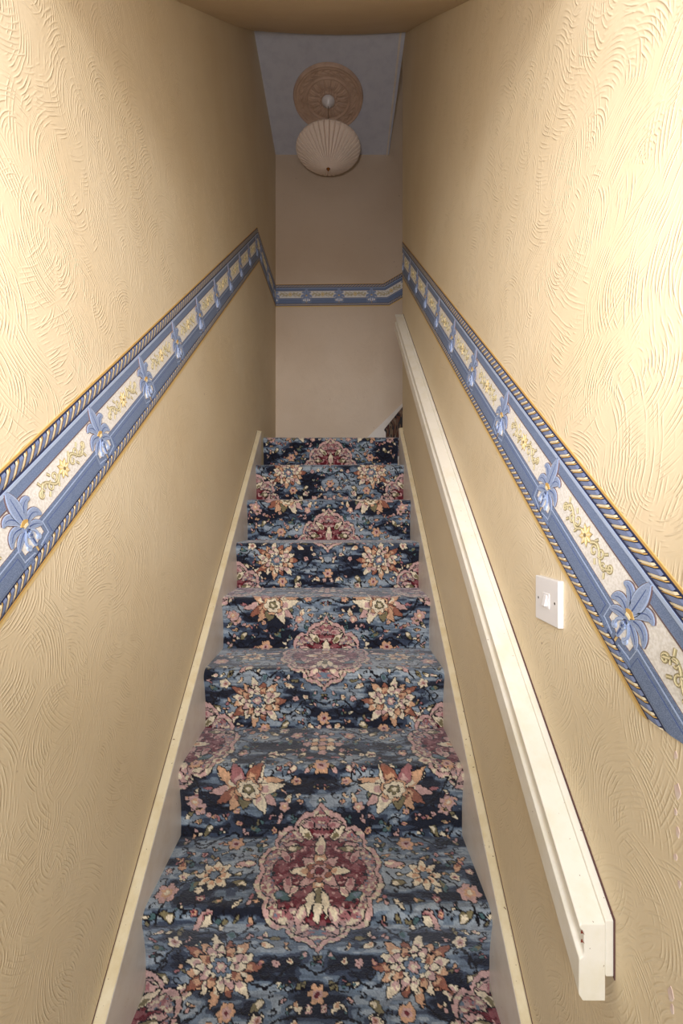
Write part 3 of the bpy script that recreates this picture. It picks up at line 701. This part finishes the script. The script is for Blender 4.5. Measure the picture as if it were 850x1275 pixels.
def scroll_mesh():
    m = MB()
    def sc(sp, w_):
        ribbon(m, sp, lambda t: w_+.0008, .0008, .0015, OD); ribbon(m, sp, lambda t: w_, .0008, .0019, OV); ribbon(m, sp, lambda t: w_*.3, .0008, .0022, SL)
    sp = [(x, .094+.009*math.sin((x-.016)/.062*2.2*PI)) for x in [.016+.062*i/26 for i in range(27)]]; sc(sp, .0021)
    for cx, cy, R, a0, dr in ((.030, .090, .0085, 1.2, 1), (.045, .099, .0085, -2.0, 1), (.060, .089, .0080, 1.0, -1), (.073, .097, .007, -1.8, 1)):
        sc([(cx+R*(1-i/20)*math.cos(a0+dr*i*.42), cy+R*(1-i/20)*math.sin(a0+dr*i*.42)) for i in range(15)], .0015)
    for cx, cy, a in ((.024, .103, 1.0), (.038, .083, -.9), (.053, .104, .8), (.067, .083, -1.1)):
        sc([(cx, cy), (cx+.005*math.cos(a), cy+.005*math.sin(a)), (cx+.009*math.cos(a), cy+.009*math.sin(a))], .0018)
    return m.mesh('scroll_motif', MATS, fix=False)
FLEUR, ROSETTE, SCROLL = fleur_mesh(), rosette_mesh(), scroll_mesh()
y_ = lambda f: BW*(1-f)                        # fraction from the top edge
def strip(m, u0, u1, fa, fb, z, mi): m.prism([(u0, y_(fb)), (u1, y_(fb)), (u1, y_(fa)), (u0, y_(fa))], 0.0001, z, mi)
def rope(m, u0, u1, fa, fb, pitch, z):
    va, vb = y_(fb), y_(fa); h = vb-va; n = int((u1-u0)/pitch)
    for k in range(n+1):
        u = u0+k*pitch
        for (o_, w_, c, zz) in ((0, .50, RG, z), (.52, .26, RC, z+.0004), (.80, .12, GD, z+.0001)):
            a, b = u+o_*pitch, u+(o_+w_)*pitch; sk = pitch*1.05
            L = [(a-sk*.5, va), (a-sk*.32, va+h*.22), (a, va+h*.5), (a+sk*.32, va+h*.78), (a+sk*.5, vb)]
            R_ = [(x+(b-a)*(1 if 0 < i < 4 else .7), y) for i, (x, y) in enumerate(L)]
            oo = len(m.v); m.v += [(x, y, zz-.0006 if i in (0, 4) else zz+.0006) for i, (x, y) in enumerate(L)]+[(x, y, zz-.0006 if i in (0, 4) else zz+.0006) for i, (x, y) in enumerate(R_)]
            for i in range(4): m.f.append((oo+i, oo+5+i, oo+6+i, oo+i+1)); m.m.append(c)
def border_run(parent, M, u0, u1, fl, sp, clips):
    """M: local (u, v, normal) -> parent space; fl: u of one fleur; sp: spacing; clips: planes in local coordinates"""
    cl = [(Vector(a), Vector(b)) for a, b in clips]
    def put(mb, name): link(name, mb.mesh(name, MATS, clips=cl, fix=False), parent, M)
    def inside(u, half, v0, v1):
        return all((Vector((uu, vv, 0))-a).dot(b) < 0 for a, b in cl for uu in (u-half, u+half) for vv in (v0, v1))
    def touches(u, half, v0, v1):
        return all(any((Vector((uu, vv, 0))-a).dot(b) < 0 for uu in (u-half, u+half) for vv in (v0, v1)) for a, b in cl)
    m = MB(); strip(m, u0, u1, 0, 1, .0006, TN); put(m, 'paper_strip')
    for fa, fb in ((.004, .024), (.948, .966)): m = MB(); strip(m, u0, u1, fa, fb, .0012, GD); put(m, 'gold_line')
    for fa, fb in ((.024, .168), (.832, .948)): m = MB(); strip(m, u0, u1, fa, fb, .0010, NV); put(m, 'navy_band')
    for fa, fb, pi_, zz in ((.040, .142, .0225, .0022), (.846, .935, .0185, .0020)): m = MB(); rope(m, u0, u1, fa, fb, pi_, zz); put(m, 'rope_trim')
    m = MB(); strip(m, u0, u1, .166, .196, .0020, LT); strip(m, u0, u1, .196, .298, .0013, BL); strip(m, u0, u1, .292, .302, .0016, BR); put(m, 'upper_blue_band')
    m = MB(); strip(m, u0, u1, .300, .760, .0009, CR_); put(m, 'cream_panel')
    k0 = math.floor((u0-fl)/sp)-1; k1 = math.ceil((u1-fl)/sp)+1
    for k in range(k0, k1):
        c = fl+k*sp
        m = MB(); g1 = .020; g2 = .034         # blue moulding between two fleurs, notched at its ends
        def shape(i, top, z, mi):
            a, b = c+g1-.017+i, c+sp-g1+.017-i; a2, b2 = c+g2-.006+i, c+sp-g2+.006-i; yl, yh, yt = y_(.832)+i*.25, y_(.745)-i, y_(top)-i
            if a2 < b2 and yt > yl:
                m.prism([(a2, yl), (b2, yl), (b2, yt), (a2, yt)], .0001, z, mi)
                m.prism([(a, yl), (a2, yl), (a2, yh), (a2-.004, yh), (a, yh-.004)], .0001, z, mi); m.prism([(b2, yl), (b, yl), (b, yh-.004), (b2+.004, yh), (b2, yh)], .0001, z, mi)
        shape(-.0009, .612, .0012, BR); shape(0, .612, .0016, BL); shape(.0060, .612, .0019, LT); shape(.0076, .612, .0021, BL)
        shape(.0135, .612, .0023, PD); shape(.0148, .612, .0025, BL)
        if m.v and c+sp > u0 and c < u1: put(m, 'blue_moulding')
        for (cc, half, v0, v1, me_, flip) in ((c, .045, .03, .145, FLEUR, 1), (c+sp/2, .02, .07, .12, ROSETTE, 1), (c+sp/2, .09, .07, .12, SCROLL, 1), (c+sp/2, .09, .07, .12, SCROLL, -1)):
            if not (u0-half < cc < u1+half) or not touches(cc, half, v0, v1): continue
            Mx = M @ Matrix.Translation((cc, 0, 0)) @ (Matrix.Identity(4) if flip == 1 else Matrix.Scale(-1, 4, (1, 0, 0)) @ Matrix.Translation((0, .188, 0)) @ Matrix.Scale(-1, 4, (0, 1, 0)))
            nm = me_.name.split('.')[0]
            lo, hi = (cc-half, cc+half)
            if inside(cc, half, v0, v1) and lo > u0 and hi < u1: link(nm, me_, parent, Mx)
            else:
                bm = bmesh.new(); bm.from_mesh(me_)
                bmesh.ops.transform(bm, matrix=M.inverted() @ Mx, verts=bm.verts)
                for co_, no_ in cl+[(Vector((u0, 0, 0)), Vector((-1, 0, 0))), (Vector((u1, 0, 0)), Vector((1, 0, 0)))]:
                    if not bm.verts: break
                    bmesh.ops.bisect_plane(bm, geom=bm.verts[:]+bm.edges[:]+bm.faces[:], plane_co=co_, plane_no=no_, clear_outer=True)
                if len(bm.faces) > 3:
                    nm_ = bpy.data.meshes.new(nm); bm.to_mesh(nm_)
                    for mt in MATS: nm_.materials.append(mt)
                    link(nm, nm_, parent, M)
                bm.free()
def frame(xn, theta, origin, side):
    """side 'L': u runs away from the camera; 'R': u runs toward it; 'B': on the back wall, u to the right"""
    ct, s_t = math.cos(theta), math.sin(theta)
    if side == 'L': u = (0, ct, s_t); v = (0, -s_t, ct); n = (1, 0, 0)
    if side == 'R': u = (0, -ct, -s_t); v = (0, -s_t, ct); n = (-1, 0, 0)
    if side == 'B': u = (ct, 0, s_t); v = (-s_t, 0, ct); n = (0, -1, 0)
    return Matrix(((u[0], v[0], n[0], origin[0]), (u[1], v[1], n[1], origin[1]), (u[2], v[2], n[2], origin[2]), (0, 0, 0, 1)))
EPS = .0004
# left wall
th = math.atan(.842)
bL = thing('wallpaper_border', 'blue and cream wallpaper border of lilies rising along the left wall', 'wallpaper border', (XL, .6, Z(0)))
og = Vector((XL+EPS, .6135, Z(.0690-.2235)))
M1 = Matrix.Translation(-Vector((XL, .6, Z(0)))) @ frame(0, th, og, 'L')
ct, s_t = math.cos(th), math.sin(th)
u_of = lambda d, dd0, c_, s__: (d-dd0+.09*s__)/c_
# peak: where the sloping run meets the landing run
pk_top = Vector((XL+EPS, 2.526, Z(.0690+.842*(2.526-.6135))))
zend = 1.742
th2 = math.atan((zend-(pk_top.z-ZC))/(DB-2.526))
half = (th+th2)/2; mit = Vector((0, -math.sin(half), math.cos(half)))       # direction of the mitre line in the wall plane
mn = Vector((0, math.cos(half), math.sin(half)))                             # normal of the mitre plane, away from the camera
def loc_plane(Mw, p, n_): 
    R_ = Mw.to_3x3().transposed(); inv = Mw.inverted(); return (inv @ p, R_ @ n_)
offL = Vector((XL, .6, Z(0)))
pA, nA = loc_plane(M1, pk_top-offL, mn)
border_run(bL, M1, (.40-.6135)/ct, (2.75-.6135)/ct, u_of(.652, .6135, ct, s_t), .2065/ct, [(pA, nA)])
o2_ = pk_top-Vector((0, -math.sin(th2), math.cos(th2)))*BW*0.985
M2 = Matrix.Translation(-offL) @ frame(0, th2, o2_+Vector((.0001, 0, 0)), 'L')
pB, nB = loc_plane(M2, pk_top-offL, -mn); pC, nC = loc_plane(M2, Vector((0, DB-.0005, 0))-offL, Vector((0, 1, 0)))
border_run(bL, M2, -.15, .9, .12, .26, [(pB, nB), (pC, nC)])
# back wall
bB = thing('wallpaper_border', 'blue lily wallpaper border running level across the landing back wall', 'wallpaper border', (0, DB, Z(1.6)))
offB = Vector((0, DB, Z(1.6)))
zbt = 1.748; BB = 545/DB
o3 = Vector((XL, DB-EPS, Z(zbt-BW)))
M3 = Matrix.Translation(-offB) @ frame(0, .010, o3, 'B')
kx = Vector((.330, DB-EPS, Z(zbt+.008))); th4 = math.atan(.58)
hb = (th4+.01)/2; nb = Vector((math.cos(hb), 0, math.sin(hb)))
pD, nD = loc_plane(M3, kx-offB, nb); pE, nE = loc_plane(M3, Vector((XL+.0005, 0, 0))-offB, Vector((-1, 0, 0)))
border_run(bB, M3, -.02, 1.1, (-.243+.475), .243, [(pD, nD), (pE, nE)])
o4 = kx-Vector((-math.sin(th4), 0, math.cos(th4)))*BW
M4 = Matrix.Translation(-offB) @ frame(0, th4, o4+Vector((0, -.0001, 0)), 'B')
pF, nF = loc_plane(M4, kx-offB, -nb)
border_run(bB, M4, -.12, 1.0, .155, .26, [(pF, nF)])
# right wall
th = math.atan(.813); ct, s_t = math.cos(th), math.sin(th)
offR = Vector((XR, .6, Z(0)))
bR = thing('wallpaper_border', 'blue and cream wallpaper border of lilies sloping along the right wall above the handrail', 'wallpaper border', tuple(offR))
og = Vector((XR-EPS, .543, Z(-.240)))
M5 = Matrix.Translation(-offR) @ frame(0, th, og, 'R')
pG, nG = loc_plane(M5, Vector((0, 0, Z(-.2425)))-offR, Vector((0, 0, -1))); pH, nH = loc_plane(M5, Vector((0, DE-.001, 0))-offR, Vector((0, 1, 0)))
pI, nI = loc_plane(M5, Vector((0, .440, 0))-offR, Vector((0, -1, 0)))
border_run(bR, M5, -(2.8-.543)/ct, .25, -(.5508-.543+.09*s_t)/ct, .2186/ct, [(pG, nG), (pH, nH), (pI, nI)])
